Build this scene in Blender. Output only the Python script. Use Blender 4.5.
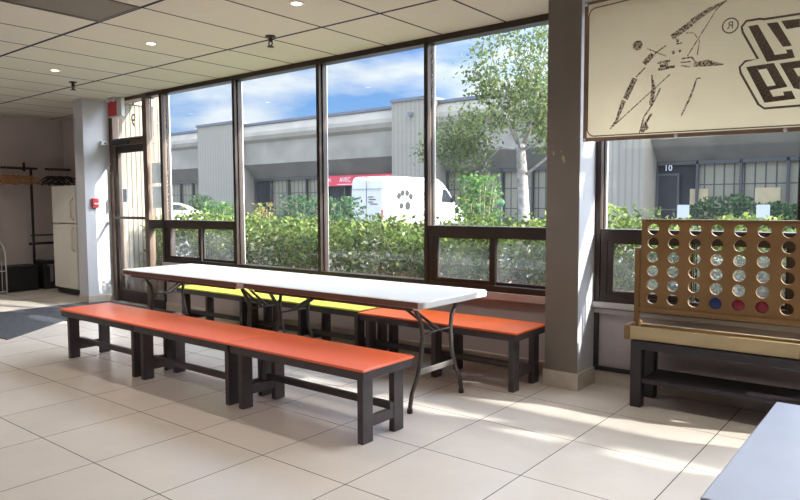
import bpy, bmesh, math, random
from mathutils import Vector, Matrix
random.seed(7)
for o in list(bpy.data.objects): bpy.data.objects.remove(o)
SC = bpy.context.scene
COL = SC.collection
R = math.radians

# ------------------------------------------------------------------ camera
yaw, pit, rol = R(38.69), R(3.95), R(-0.246)
fw = Vector((-math.sin(yaw)*math.cos(pit), math.cos(yaw)*math.cos(pit), -math.sin(pit)))
r0 = Vector((math.cos(yaw), math.sin(yaw), 0)); u0 = r0.cross(fw)
rt = math.cos(rol)*r0 + math.sin(rol)*u0; up = -math.sin(rol)*r0 + math.cos(rol)*u0
cam = bpy.data.cameras.new('camera'); camo = bpy.data.objects.new('camera', cam); COL.objects.link(camo)
camo.matrix_world = Matrix(((rt.x, up.x, -fw.x, 0), (rt.y, up.y, -fw.y, 0), (rt.z, up.z, -fw.z, 1.34), (0, 0, 0, 1)))
cam.sensor_width = 36; cam.lens = 667.7/800*36; cam.clip_end = 500; cam.clip_start = 0.05
SC.camera = camo

# ------------------------------------------------------------------ view + world + sun + lamps
SC.view_settings.view_transform = 'Standard'; SC.view_settings.look = 'None'
SC.view_settings.exposure = 0.0; SC.view_settings.gamma = 1; SC.view_settings.use_curve_mapping = False
SUN_DIR = Vector((3.0, 1.0, 1.55)).normalized()
SUN_POWER = 15.0
SKY_STRENGTH = 1.2
LAMP_W = 44.0

def build_world():
    w = bpy.data.worlds.new('sky'); SC.world = w; w.use_nodes = True
    nt = w.node_tree; nt.nodes.clear(); N = nt.nodes.new; L = nt.links.new
    out = N('ShaderNodeOutputWorld'); bg = N('ShaderNodeBackground'); bg.inputs[1].default_value = SKY_STRENGTH
    tc = N('ShaderNodeTexCoord'); sep = N('ShaderNodeSeparateXYZ'); L(tc.outputs['Generated'], sep.inputs[0])
    grad = N('ShaderNodeValToRGB'); L(sep.outputs['Z'], grad.inputs[0])
    e = grad.color_ramp.elements; e[0].position = 0.0; e[0].color = (.50, .60, .70, 1); e[1].position = 1.0; e[1].color = (.20, .40, .85, 1)
    m = e.new(.14); m.color = (.20, .42, .80, 1); m2 = e.new(.24); m2.color = (.13, .33, .76, 1)
    # clouds: stretched noise on the direction
    mp = N('ShaderNodeMapping'); L(tc.outputs['Generated'], mp.inputs[0]); mp.inputs['Scale'].default_value = (1.6, 1.6, 5.5); mp.inputs['Location'].default_value = (2.3, .1, .33)
    no = N('ShaderNodeTexNoise'); L(mp.outputs[0], no.inputs['Vector']); no.inputs['Scale'].default_value = 2.1; no.inputs['Detail'].default_value = 7; no.inputs['Roughness'].default_value = .52
    cr = N('ShaderNodeValToRGB'); L(no.outputs['Fac'], cr.inputs[0]); ce = cr.color_ramp.elements
    ce[0].position = .45; ce[0].color = (0, 0, 0, 1); ce[1].position = .60; ce[1].color = (1, 1, 1, 1)
    no2 = N('ShaderNodeTexNoise'); L(mp.outputs[0], no2.inputs['Vector']); no2.inputs['Scale'].default_value = 3.3; no2.inputs['Detail'].default_value = 4
    cc = N('ShaderNodeMix'); cc.data_type = 'RGBA'; L(no2.outputs['Fac'], cc.inputs['Factor'])
    cc.inputs['A'].default_value = (.55, .66, .80, 1); cc.inputs['B'].default_value = (1.05, 1.05, 1.05, 1)
    mx = N('ShaderNodeMix'); mx.data_type = 'RGBA'; L(cr.outputs[0], mx.inputs['Factor']); L(grad.outputs[0], mx.inputs['A']); L(cc.outputs['Result'], mx.inputs['B'])
    # bright haze around the sun and a brighter upper sky
    vn = N('ShaderNodeVectorMath'); vn.operation = 'DOT_PRODUCT'; L(tc.outputs['Generated'], vn.inputs[0]); vn.inputs[1].default_value = Vector((.62, .66, .36)).normalized()
    gl = N('ShaderNodeMapRange'); L(vn.outputs['Value'], gl.inputs[0]); gl.inputs[1].default_value = .15; gl.inputs[2].default_value = 1.0; gl.inputs[3].default_value = 0; gl.inputs[4].default_value = 1
    pw = N('ShaderNodeMath'); pw.operation = 'POWER'; L(gl.outputs[0], pw.inputs[0]); pw.inputs[1].default_value = 2
    hz = N('ShaderNodeMix'); hz.data_type = 'RGBA'; hz.blend_type = 'ADD'; hz.inputs['Factor'].default_value = 1
    sc_ = N('ShaderNodeVectorMath'); sc_.operation = 'SCALE'; sc_.inputs[0].default_value = (7.4, 7.7, 8.1); L(pw.outputs[0], sc_.inputs['Scale'])
    L(mx.outputs['Result'], hz.inputs['A']); L(sc_.outputs[0], hz.inputs['B'])
    zr = N('ShaderNodeMapRange'); L(sep.outputs['Z'], zr.inputs[0]); zr.inputs[1].default_value = .28; zr.inputs[2].default_value = .75; zr.inputs[3].default_value = 1.0; zr.inputs[4].default_value = 3.0
    sm = N('ShaderNodeVectorMath'); sm.operation = 'SCALE'; L(hz.outputs['Result'], sm.inputs[0]); L(zr.outputs[0], sm.inputs['Scale'])
    ys = N('ShaderNodeMapRange'); L(sep.outputs['Y'], ys.inputs[0]); ys.inputs[1].default_value = .0; ys.inputs[2].default_value = -.4; ys.inputs[3].default_value = 1.0; ys.inputs[4].default_value = 1.0
    ys.inputs[3].default_value = 0.0; tint = N('ShaderNodeMix'); tint.data_type = 'RGBA'; L(ys.outputs[0], tint.inputs['Factor']); tint.inputs['A'].default_value = (1, 1, 1, 1); tint.inputs['B'].default_value = (2.8, 2.55, 2.2, 1)
    sm2 = N('ShaderNodeVectorMath'); sm2.operation = 'MULTIPLY'; L(sm.outputs[0], sm2.inputs[0]); L(tint.outputs['Result'], sm2.inputs[1]); sm = sm2
    L(sm.outputs[0], bg.inputs[0]); L(bg.outputs[0], out.inputs[0])
build_world()
sl = bpy.data.lights.new('sun', 'SUN'); sl.energy = SUN_POWER; sl.angle = R(.7); sl.color = (1, .95, .86)
so = bpy.data.objects.new('sun', sl); COL.objects.link(so); so.rotation_euler = SUN_DIR.to_track_quat('Z', 'Y').to_euler(); so.location = SUN_DIR*60

# ------------------------------------------------------------------ materials
def mat(name, color, rough=.6, metal=0, spec=.5, var=0, vscale=6, bump=0, bscale=80, color2=None, detail=4, trans=0):
    m = bpy.data.materials.new(name); m.use_nodes = True; nt = m.node_tree; N = nt.nodes.new; L = nt.links.new
    b = nt.nodes['Principled BSDF']; b.inputs['Roughness'].default_value = rough; b.inputs['Metallic'].default_value = metal
    b.inputs['Specular IOR Level'].default_value = spec; b.inputs['Base Color'].default_value = (*color, 1)
    tc = N('ShaderNodeTexCoord')
    if var or color2:
        n = N('ShaderNodeTexNoise'); n.inputs['Scale'].default_value = vscale; n.inputs['Detail'].default_value = detail; L(tc.outputs['Object'], n.inputs['Vector'])
        mx = N('ShaderNodeMix'); mx.data_type = 'RGBA'; mr = N('ShaderNodeMapRange'); mr.inputs[1].default_value = .3; mr.inputs[2].default_value = .7
        L(n.outputs['Fac'], mr.inputs[0]); L(mr.outputs[0], mx.inputs['Factor'])
        c2 = color2 or tuple(min(1, c*(1+var)) for c in color); c1 = color if color2 else tuple(c*(1-var) for c in color)
        mx.inputs['A'].default_value = (*c1, 1); mx.inputs['B'].default_value = (*c2, 1); L(mx.outputs['Result'], b.inputs['Base Color'])
    if bump:
        n2 = N('ShaderNodeTexNoise'); n2.inputs['Scale'].default_value = bscale; n2.inputs['Detail'].default_value = 3; L(tc.outputs['Object'], n2.inputs['Vector'])
        bp = N('ShaderNodeBump'); bp.inputs['Strength'].default_value = bump; bp.inputs['Distance'].default_value = .01; L(n2.outputs['Fac'], bp.inputs['Height']); L(bp.outputs[0], b.inputs['Normal'])
    return m

def grid_mat(name, base, line, sx, sy, ox, oy, wx, wy, rough, var, spec=.5, tilevar=.06, mottled=3.0, speck=0):
    """tiles from world position; lines are the joints"""
    m = bpy.data.materials.new(name); m.use_nodes = True; nt = m.node_tree; N = nt.nodes.new; L = nt.links.new
    b = nt.nodes['Principled BSDF']; b.inputs['Specular IOR Level'].default_value = spec
    g = N('ShaderNodeNewGeometry'); sp = N('ShaderNodeSeparateXYZ'); L(g.outputs['Position'], sp.inputs[0])
    def M(op, a, bb=None, clamp=False):
        n = N('ShaderNodeMath'); n.operation = op; n.use_clamp = clamp
        for i, v in enumerate((a, bb)):
            if v is None: continue
            if isinstance(v, (int, float)): n.inputs[i].default_value = v
            else: L(v, n.inputs[i])
        return n.outputs[0]
    def axis(o, s, off, w):
        t = M('DIVIDE', M('SUBTRACT', o, off), s); f = M('FRACT', t); fl = M('FLOOR', t)
        d = M('MULTIPLY', M('MINIMUM', f, M('SUBTRACT', 1.0, f)), s)
        return fl, M('LESS_THAN', d, w)
    fx, lx = axis(sp.outputs['X'], sx, ox, wx); fy, ly = axis(sp.outputs['Y'], sy, oy, wy)
    ln = M('MAXIMUM', lx, ly)
    cmb = N('ShaderNodeCombineXYZ'); L(fx, cmb.inputs[0]); L(fy, cmb.inputs[1])
    wn = N('ShaderNodeTexWhiteNoise'); L(cmb.outputs[0], wn.inputs['Vector'])
    no = N('ShaderNodeTexNoise'); L(g.outputs['Position'], no.inputs['Vector']); no.inputs['Scale'].default_value = mottled; no.inputs['Detail'].default_value = 8; no.inputs['Roughness'].default_value = .6
    k = M('ADD', M('ADD', 1 - var/2 - tilevar/2, M('MULTIPLY', no.outputs['Fac'], var)), M('MULTIPLY', wn.outputs['Value'], tilevar))
    if speck:
        vo = N('ShaderNodeTexNoise'); L(g.outputs['Position'], vo.inputs['Vector']); vo.inputs['Scale'].default_value = 140; vo.inputs['Detail'].default_value = 2
        k = M('SUBTRACT', k, M('MULTIPLY', M('GREATER_THAN', vo.outputs['Fac'], .66), speck))
    vs = N('ShaderNodeVectorMath'); vs.operation = 'SCALE'; vs.inputs[0].default_value = base; L(k, vs.inputs['Scale'])
    mx = N('ShaderNodeMix'); mx.data_type = 'RGBA'; L(ln, mx.inputs['Factor']); L(vs.outputs[0], mx.inputs['A']); mx.inputs['B'].default_value = (*line, 1)
    L(mx.outputs['Result'], b.inputs['Base Color'])
    b.inputs['Roughness'].default_value = rough
    bp = N('ShaderNodeBump'); bp.inputs['Strength'].default_value = .5; bp.inputs['Distance'].default_value = .003; L(M('SUBTRACT', 1.0, ln), bp.inputs['Height']); L(bp.outputs[0], b.inputs['Normal'])
    return m

def glass_mat(name, tint, refl=.9, dirt=.04):
    m = bpy.data.materials.new(name); m.use_nodes = True; nt = m.node_tree; nt.nodes.clear(); N = nt.nodes.new; L = nt.links.new
    out = N('ShaderNodeOutputMaterial'); t = N('ShaderNodeBsdfTransparent'); t.inputs[0].default_value = (*tint, 1)
    g = N('ShaderNodeBsdfGlossy'); g.inputs['Roughness'].default_value = .02; g.inputs[0].default_value = (refl, refl, refl, 1)
    f = N('ShaderNodeLayerWeight'); f.inputs[0].default_value = .5
    p5 = N('ShaderNodeMath'); p5.operation = 'POWER'; L(f.outputs['Facing'], p5.inputs[0]); p5.inputs[1].default_value = 5
    fm = N('ShaderNodeMath'); fm.operation = 'MULTIPLY_ADD'; L(p5.outputs[0], fm.inputs[0]); fm.inputs[1].default_value = .75; fm.inputs[2].default_value = .035
    mx = N('ShaderNodeMixShader'); L(fm.outputs[0], mx.inputs[0]); L(t.outputs[0], mx.inputs[1]); L(g.outputs[0], mx.inputs[2])
    d = N('ShaderNodeBsdfTranslucent'); d.inputs[0].default_value = (.9, .92, .95, 1)
    no = N('ShaderNodeTexNoise'); no.inputs['Scale'].default_value = 2.5; no.inputs['Detail'].default_value = 5; g2 = N('ShaderNodeNewGeometry'); L(g2.outputs['Position'], no.inputs['Vector'])
    mm = N('ShaderNodeMath'); mm.operation = 'MULTIPLY'; L(no.outputs['Fac'], mm.inputs[0]); mm.inputs[1].default_value = dirt*2
    m2 = N('ShaderNodeMixShader'); L(mm.outputs[0], m2.inputs[0]); L(mx.outputs[0], m2.inputs[1]); L(d.outputs[0], m2.inputs[2]); L(m2.outputs[0], out.inputs[0])
    return m

def leaf_mat(name, c1, c2, c3, trans=.5):
    m = bpy.data.materials.new(name); m.use_nodes = True; nt = m.node_tree; nt.nodes.clear(); N = nt.nodes.new; L = nt.links.new
    out = N('ShaderNodeOutputMaterial'); g = N('ShaderNodeNewGeometry'); r = N('ShaderNodeValToRGB'); L(g.outputs['Random Per Island'], r.inputs[0])
    e = r.color_ramp.elements; e[0].color = (*c1, 1); e[1].color = (*c3, 1); q = e.new(.5); q.color = (*c2, 1)
    d = N('ShaderNodeBsdfPrincipled'); d.inputs['Roughness'].default_value = .6; d.inputs['Specular IOR Level'].default_value = .25; L(r.outputs[0], d.inputs['Base Color'])
    t = N('ShaderNodeBsdfTranslucent'); L(r.outputs[0], t.inputs[0]); mx = N('ShaderNodeMixShader'); mx.inputs[0].default_value = trans
    L(d.outputs[0], mx.inputs[1]); L(t.outputs[0], mx.inputs[2]); L(mx.outputs[0], out.inputs[0])
    return m

def stripe_mat(name, base, dark, period, duty, axis='X', rough=.8, bump=.0, var=.12, hbar=0, soft=True):
    """vertical ribs / slats from world position"""
    m = bpy.data.materials.new(name); m.use_nodes = True; nt = m.node_tree; N = nt.nodes.new; L = nt.links.new
    b = nt.nodes['Principled BSDF']; b.inputs['Roughness'].default_value = rough
    g = N('ShaderNodeNewGeometry'); sp = N('ShaderNodeSeparateXYZ'); L(g.outputs['Position'], sp.inputs[0])
    def M(op, a, bb=None):
        n = N('ShaderNodeMath'); n.operation = op
        for i, v in enumerate((a, bb)):
            if v is None: continue
            if isinstance(v, (int, float)): n.inputs[i].default_value = v
            else: L(v, n.inputs[i])
        return n.outputs[0]
    f = M('FRACT', M('DIVIDE', sp.outputs[axis], period)); ln = M('LESS_THAN', f, duty)
    if hbar:
        f2 = M('FRACT', M('DIVIDE', sp.outputs['Z'], hbar)); ln = M('MAXIMUM', ln, M('LESS_THAN', f2, .05))
    no = N('ShaderNodeTexNoise'); L(g.outputs['Position'], no.inputs['Vector']); no.inputs['Scale'].default_value = 1.5; no.inputs['Detail'].default_value = 6
    k = M('ADD', 1-var/2, M('MULTIPLY', no.outputs['Fac'], var))
    vs = N('ShaderNodeVectorMath'); vs.operation = 'SCALE'; vs.inputs[0].default_value = base; L(k, vs.inputs['Scale'])
    mx = N('ShaderNodeMix'); mx.data_type = 'RGBA'; L(ln, mx.inputs['Factor']); L(vs.outputs[0], mx.inputs['A']); mx.inputs['B'].default_value = (*dark, 1); L(mx.outputs['Result'], b.inputs['Base Color'])
    return m

def emit_mat(name, c, s):
    m = bpy.data.materials.new(name); m.use_nodes = True; b = m.node_tree.nodes['Principled BSDF']
    b.inputs['Base Color'].default_value = (*c, 1); b.inputs['Emission Color'].default_value = (*c, 1); b.inputs['Emission Strength'].default_value = s
    return m

M_ = dict(
 floor=grid_mat('floor_tile', (.62, .57, .525), (.13, .105, .085), .6085, .612, -.939, .4285+.612*2, .0028, .0028, .27, .26, spec=.5, tilevar=.06, mottled=2.2),
 ceil=grid_mat('ceiling_tile', (.76, .72, .63), (.05, .055, .08), .6185, 1.2245, -5.19, 2.7075, .010, .015, .9, .10, spec=.1, tilevar=.05, mottled=1.2, speck=.10),
 orange=mat('orange_paint', (.88, .135, .045), .34, spec=.9, var=.06, vscale=3, bump=.05, bscale=40),
 orange2=mat('deep_orange_paint', (.84, .135, .015), .36, var=.08, vscale=3),
 lime=mat('lime_paint', (.66, .66, .07), .36, var=.06, vscale=3),
 dark=mat('charcoal_paint', (.060, .050, .055), .50, var=.25, vscale=7, bump=.06),
 greytop=mat('pale_grey_laminate', (.30, .34, .46), .32, var=.05, vscale=4),
 black=mat('black_lacquer', (.022, .018, .024), .42, var=.2, vscale=8),
 plastic=mat('white_plastic', (.70, .715, .73), .40, bump=.05, bscale=200, var=.02),
 steel=mat('grey_powder_steel', (.085, .072, .068), .38, metal=.3),
 steel2=mat('bare_steel', (.42, .40, .38), .35, metal=.8),
 frame=mat('bronze_frame', (.040, .028, .024), .42, metal=.35, var=.2, vscale=5),
 bronze=mat('tan_frame', (.15, .105, .078), .45, metal=.3, var=.15, vscale=5),
 alu=mat('aluminium', (.70, .70, .70), .35, metal=.7),
 pierfront=mat('taupe_paint', (.17, .145, .125), .6, var=.06, vscale=3),
 wall=mat('lavender_grey_paint', (.40, .355, .37), .75, var=.05, vscale=2),
 wall2=mat('mauve_wall_paint', (.44, .37, .37), .8, var=.07, vscale=2.5),
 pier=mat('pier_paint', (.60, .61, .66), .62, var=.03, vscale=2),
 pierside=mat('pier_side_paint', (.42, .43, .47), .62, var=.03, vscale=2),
 wallwest=mat('alcove_wall_paint', (.66, .58, .57), .8, var=.06, vscale=2),
 basetile=mat('base_tile', (.52, .46, .40), .5, var=.12, vscale=9),
 mullwall=mat('wall_rail', (.48, .46, .47), .6),
 glass=glass_mat('window_glass', (.96, .975, .975), dirt=.004),
 edgestrip=mat('added_strip_brown', (.20, .115, .095), .5, var=.06),
 gdirty=glass_mat('dusty_glass', (.96, .975, .975), dirt=.022),
 wood=mat('golden_ply', (.215, .120, .045), .45, var=.10, vscale=2.5, bump=.03),
 woodpale=mat('pale_pine', (.42, .33, .19), .5, var=.10, vscale=4),
 woodhang=mat('hanger_wood', (.46, .23, .09), .4, var=.2, vscale=5),
 white=mat('white_enamel', (.74, .72, .66), .35, var=.03, vscale=3),
 matte=mat('entrance_mat', (.055, .060, .072), .95, var=.25, vscale=30, bump=.5, bscale=300),
 red=mat('red_paint', (.55, .03, .035), .4),
 redsign=mat('red_sign', (.62, .045, .07), .5),
 blue=mat('blue_plastic', (.012, .035, .16), .4),
 maroon=mat('maroon_plastic', (.22, .012, .03), .4),
 paperb=leaf_mat('backlit_paper', (.62, .63, .62), (.62, .63, .62), (.62, .63, .62), .5),
 paper=mat('paper', (.75, .76, .76), .8),
 ink=mat('brown_ink', (.135, .10, .078), .8, var=.35, vscale=90),
 hem=mat('brown_hem', (.20, .13, .085), .75, var=.1),
 printblack=mat('black_vinyl', (.012, .012, .014), .6),
 blackp=mat('black_plastic', (.018, .018, .022), .5, var=.2),
 concrete=mat('precast_concrete', (.235, .212, .175), .9, var=.16, vscale=.9, bump=.15, bscale=12, detail=9),
 conc2=mat('weathered_concrete', (.172, .16, .141), .9, var=.22, vscale=.7, detail=9),
 ribbed=stripe_mat('ribbed_concrete', (.243, .22, .18), (.196, .177, .146), .30, .30, 'X', .9),
 ribbedw=stripe_mat('ribbed_wing_wall', (.23, .21, .165), (.075, .052, .032), .072, .25, 'Y', .9),
 capm=mat('dark_metal_cap', (.10, .11, .14), .6),
 blinds=stripe_mat('vertical_blinds', (.21, .185, .13), (.035, .035, .035), .40, .16, 'X', .5, hbar=1.05),
 darkwin=mat('dark_glazing', (.022, .025, .03), .2, spec=.1, var=.3, vscale=.6),
 storefr=mat('storefront_metal', (.05, .051, .054), .5),
 asphalt=mat('asphalt', (.085, .085, .085), .95, var=.12, vscale=.8, detail=8),
 soil=mat('soil', (.20, .14, .09), 1, var=.4, vscale=6, bump=.6, bscale=30),
 vanw=mat('white_car_paint', (.46, .45, .435), .4),
 tyre=mat('tyre', (.02, .02, .02), .8),
 chrome=mat('wheel_metal', (.4, .4, .42), .3, metal=.8),
 tail=mat('tail_lamp', (.5, .02, .03), .25),
 bark=mat('birch_bark', (.36, .34, .31), .8, color2=(.15, .13, .11), vscale=9),
 twig=mat('twig', (.26, .19, .13), .9, var=.3),
 leafh=leaf_mat('hedge_leaves', (.03, .055, .012), (.085, .14, .025), (.24, .29, .06), .42),
 leafp=leaf_mat('pale_dry_leaves', (.12, .16, .08), (.24, .26, .16), (.42, .42, .30), .4),
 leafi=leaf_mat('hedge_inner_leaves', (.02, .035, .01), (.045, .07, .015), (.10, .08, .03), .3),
 leaft=leaf_mat('birch_leaves', (.04, .065, .025), (.085, .125, .04), (.19, .22, .075)),
 leafb=leaf_mat('shrub_leaves', (.03, .075, .02), (.06, .14, .03), (.14, .23, .06)),
 leafo=leaf_mat('orange_tip_leaves', (.08, .13, .03), (.18, .18, .05), (.34, .13, .05)),
 leafd=leaf_mat('far_shrub_leaves', (.02, .05, .025), (.04, .09, .035), (.08, .14, .05)),
 lampglow=emit_mat('lamp_glow', (1, .86, .66), 6),
 troffer=mat('dull_lens', (.20, .17, .135), .5, var=.06, vscale=4),
 brass=mat('sprinkler_metal', (.05, .045, .04), .5, metal=.4),
)
def banner_mat():
    m = bpy.data.materials.new('banner_cloth'); m.use_nodes = True; nt = m.node_tree; nt.nodes.clear(); N = nt.nodes.new; L = nt.links.new
    out = N('ShaderNodeOutputMaterial'); d = N('ShaderNodeBsdfDiffuse'); t = N('ShaderNodeBsdfTranslucent')
    no = N('ShaderNodeTexNoise'); no.inputs['Scale'].default_value = 3; no.inputs['Detail'].default_value = 5; tc = N('ShaderNodeTexCoord'); L(tc.outputs['Object'], no.inputs['Vector'])
    mx = N('ShaderNodeMix'); mx.data_type = 'RGBA'; L(no.outputs['Fac'], mx.inputs['Factor']); mx.inputs['A'].default_value = (.80, .74, .61, 1); mx.inputs['B'].default_value = (.88, .82, .69, 1)
    L(mx.outputs['Result'], d.inputs[0]); L(mx.outputs['Result'], t.inputs[0])
    s = N('ShaderNodeMixShader'); s.inputs[0].default_value = .58; L(d.outputs[0], s.inputs[1]); L(t.outputs[0], s.inputs[2]); L(s.outputs[0], out.inputs[0])
    return m
M_['banner'] = banner_mat()
def hatch_mat():
    m = mat('hatched_print', (.10, .075, .06), .8); nt = m.node_tree; N = nt.nodes.new; L = nt.links.new; b = nt.nodes['Principled BSDF']
    g = N('ShaderNodeNewGeometry'); n = N('ShaderNodeTexNoise'); n.inputs['Scale'].default_value = 75; n.inputs['Detail'].default_value = 3; L(g.outputs['Position'], n.inputs['Vector'])
    r = N('ShaderNodeValToRGB'); L(n.outputs['Fac'], r.inputs[0]); e = r.color_ramp.elements; e[0].position = .44; e[0].color = (.15, .115, .09, 1); e[1].position = .56; e[1].color = (.60, .54, .44, 1); L(r.outputs[0], b.inputs['Base Color'])
    return m
M_['hatch'] = hatch_mat()

# ------------------------------------------------------------------ mesh helpers
class MB:
    def __init__(s): s.v = []; s.f = []; s.sm = []
    def add(s, vs, fs, smooth=False):
        n = len(s.v); s.v += [tuple(p) for p in vs]; s.f += [tuple(i+n for i in f) for f in fs]; s.sm += [smooth]*len(fs); return s
    def box(s, x0, x1, y0, y1, z0, z1, mtx=None):
        vs = [Vector((x, y, z)) for z in (z0, z1) for y in (y0, y1) for x in (x0, x1)]
        if mtx: vs = [mtx @ v for v in vs]
        return s.add(vs, [(0, 2, 3, 1), (4, 5, 7, 6), (0, 1, 5, 4), (2, 6, 7, 3), (0, 4, 6, 2), (1, 3, 7, 5)])
    def tube(s, pts, r, n=8, caps=True):
        pts = [Vector(p) for p in pts]; rs = r if isinstance(r, (list, tuple)) else [r]*len(pts)
        vs = []; fs = []; prev = None
        for i, p in enumerate(pts):
            d = (pts[min(i+1, len(pts)-1)]-pts[max(i-1, 0)]).normalized()
            if prev is None: a = d.orthogonal().normalized()
            else:
                a = prev - d*prev.dot(d); a = a.normalized() if a.length > 1e-6 else d.orthogonal().normalized()
            prev = a; b = d.cross(a)
            for k in range(n):
                t = 2*math.pi*k/n; vs.append(p+(a*math.cos(t)+b*math.sin(t))*rs[i])
        for i in range(len(pts)-1):
            for k in range(n):
                q = (k+1) % n; fs.append((i*n+k, i*n+q, (i+1)*n+q, (i+1)*n+k))
        if caps: fs += [tuple(range(n-1, -1, -1)), tuple((len(pts)-1)*n+k for k in range(n))]
        return s.add(vs, fs, True)
    def prism(s, poly, axis, a, b):
        """2-D outline extruded along axis from a to b; axis 'x': (y,z), 'y': (x,z), 'z': (x,y)"""
        def P(p, t): return {'x': (t, p[0], p[1]), 'y': (p[0], t, p[1]), 'z': (p[0], p[1], t)}[axis]
        n = len(poly); vs = [P(p, a) for p in poly]+[P(p, b) for p in poly]
        return s.add(vs, [tuple(range(n))[::-1], tuple(range(n, 2*n))]+[(i, (i+1) % n, n+(i+1) % n, n+i) for i in range(n)])
    def lathe(s, prof, c, n=16, axis='z'):
        vs = []; fs = []
        for r, h in prof:
            for k in range(n):
                t = 2*math.pi*k/n; x, y = r*math.cos(t), r*math.sin(t)
                vs.append({'z': (c[0]+x, c[1]+y, c[2]+h), 'y': (c[0]+x, c[1]+h, c[2]+y), 'x': (c[0]+h, c[1]+x, c[2]+y)}[axis])
        for i in range(len(prof)-1):
            for k in range(n): fs.append((i*n+k, i*n+(k+1) % n, (i+1)*n+(k+1) % n, (i+1)*n+k))
        fs += [tuple(range(n-1, -1, -1)), tuple((len(prof)-1)*n+k for k in range(n))]
        return s.add(vs, fs, True)
    def stroke(s, pts, ws, y0, y1):
        """flat ribbon in the XZ plane, with thickness y0..y1"""
        L_, R_ = [], []
        for i, p in enumerate(pts):
            a = pts[max(i-1, 0)]; b = pts[min(i+1, len(pts)-1)]; dx, dz = b[0]-a[0], b[1]-a[1]; l = math.hypot(dx, dz) or 1
            nx, nz = -dz/l*ws[i]/2, dx/l*ws[i]/2; L_.append((p[0]+nx, p[1]+nz)); R_.append((p[0]-nx, p[1]-nz))
        for i in range(len(pts)-1):
            s.prism([L_[i], L_[i+1], R_[i+1], R_[i]], 'y', y0, y1)
        return s
    def build(s, name, m, parent=None, bevel=0, seg=2, smooth=None):
        me = bpy.data.meshes.new(name); me.from_pydata(s.v, [], s.f); me.update()
        bm = bmesh.new(); bm.from_mesh(me); bmesh.ops.recalc_face_normals(bm, faces=bm.faces); bm.to_mesh(me); bm.free()
        for p, k in zip(me.polygons, s.sm): p.use_smooth = k if smooth is None else smooth
        me.materials.append(M_[m] if isinstance(m, str) else m)
        o = bpy.data.objects.new(name, me); COL.objects.link(o)
        if parent is not None: o.parent = parent
        if bevel:
            bv = o.modifiers.new('bevel', 'BEVEL'); bv.width = bevel; bv.segments = seg; bv.limit_method = 'ANGLE'; bv.angle_limit = R(40)
        return o

def box(name, m, b, parent=None, bevel=0, mtx=None): return MB().box(*b, mtx=mtx).build(name, m, parent, bevel)
def thing(name, label, cat, loc=(0, 0, 0), rz=0, group=None):
    o = bpy.data.objects.new(name, None); COL.objects.link(o); o.location = loc; o.rotation_euler.z = rz; o.empty_display_size = .1
    return tag(o, label, cat, group)
def tag(o, label, cat, group=None, kind=None):
    o['label'] = label; o['category'] = cat
    if group: o['group'] = group
    if kind: o['kind'] = kind
    return o
def struct(o): o['kind'] = 'structure'; return o
def sroot(name, loc=(0, 0, 0)):
    o = bpy.data.objects.new(name, None); COL.objects.link(o); o.location = loc; return struct(o)
def dup(root, loc=None, rz=None, label=None):
    r = root.copy(); COL.objects.link(r)
    if loc is not None: r.location = loc
    if rz is not None: r.rotation_euler.z = rz
    if label: r['label'] = label
    for ch in list(root.children):
        c = ch.copy(); COL.objects.link(c); c.parent = r
        for g in list(ch.children):
            d = g.copy(); COL.objects.link(d); d.parent = c
    return r
def text_mesh(txt, size):
    cu = bpy.data.curves.new('txt', 'FONT'); cu.body = txt; cu.size = size; cu.align_x = 'CENTER'; cu.align_y = 'CENTER'; cu.extrude = .001
    to = bpy.data.objects.new('txt', cu); COL.objects.link(to); dg = bpy.context.evaluated_depsgraph_get()
    me = bpy.data.meshes.new_from_object(to.evaluated_get(dg)); vs = [tuple(v.co) for v in me.vertices]; fs = [tuple(p.vertices) for p in me.polygons]
    bpy.data.objects.remove(to); return vs, fs
def leaves(n, place, size, jitter=.4, droop=0):
    """n little leaf quads (folded rhombs); place() gives a centre"""
    vs = []; fs = []
    for i in range(n):
        c = Vector(place()); s = size*random.uniform(1-jitter, 1+jitter)
        d = Vector((random.gauss(0, 1), random.gauss(0, 1), random.gauss(0, .8)-droop)).normalized(); a = d.orthogonal().normalized(); a = Matrix.Rotation(random.uniform(0, 6.28), 3, d) @ a
        k = len(vs); vs += [c-d*s*.6, c+a*s*.32, c+d*s*.6, c-a*s*.32]; fs.append((k, k+1, k+2, k+3))
    return vs, fs

# ------------------------------------------------------------------ room shell
H = 2.775; WX0, WX1, WY0 = -11.62, 5.2, -3.0
struct(box('floor', 'floor', (WX0-.1, WX1+.1, WY0-.1, 5.45, -.12, 0)))
struct(box('ceiling', 'ceil', (WX0-.1, WX1+.1, WY0-.1, 4.95, H, H+.12)))
struct(box('ceiling_alcove', 'ceil', (WX0-.1, -9.0, 4.95, 5.5, H, H+.12)))
struct(box('wall_west', 'wallwest', (WX0-.15, WX0, WY0-.1, 5.5, 0, H)))
struct(box('wall_north_alcove', 'wallwest', (WX0, -9.25, 5.36, 5.5, 0, H)))
struct(box('wall_south', 'wall2', (WX0, WX1, WY0-.15, WY0, 0, H)))
struct(box('wall_east', 'wall', (WX1, WX1+.15, WY0, 4.95, 0, H)))
struct(box('wall_north_left', 'wall2', (-7.64, -2.2, 4.76, 4.97, 0, .60)))
struct(box('wall_north_right', 'wall', (-1.95, WX1, 4.76, 4.97, 0, .60)))
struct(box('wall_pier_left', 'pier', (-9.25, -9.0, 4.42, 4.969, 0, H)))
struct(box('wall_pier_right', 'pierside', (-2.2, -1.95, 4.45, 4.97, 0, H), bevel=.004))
struct(box('trim_8', 'pierfront', (-2.2, -1.95, 4.444, 4.4495, .125, H)))
struct(box('wall_fascia', 'conc2', (-11.7, WX1+.2, 4.86, 5.30, 2.95, 3.6)))
struct(box('added_shade_beam', 'conc2', (-3.0, 8.5, 5.65, 5.80, 3.05, 3.25)))  # unseen beam added outside to throw a dark stripe across the sunlit floor
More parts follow.
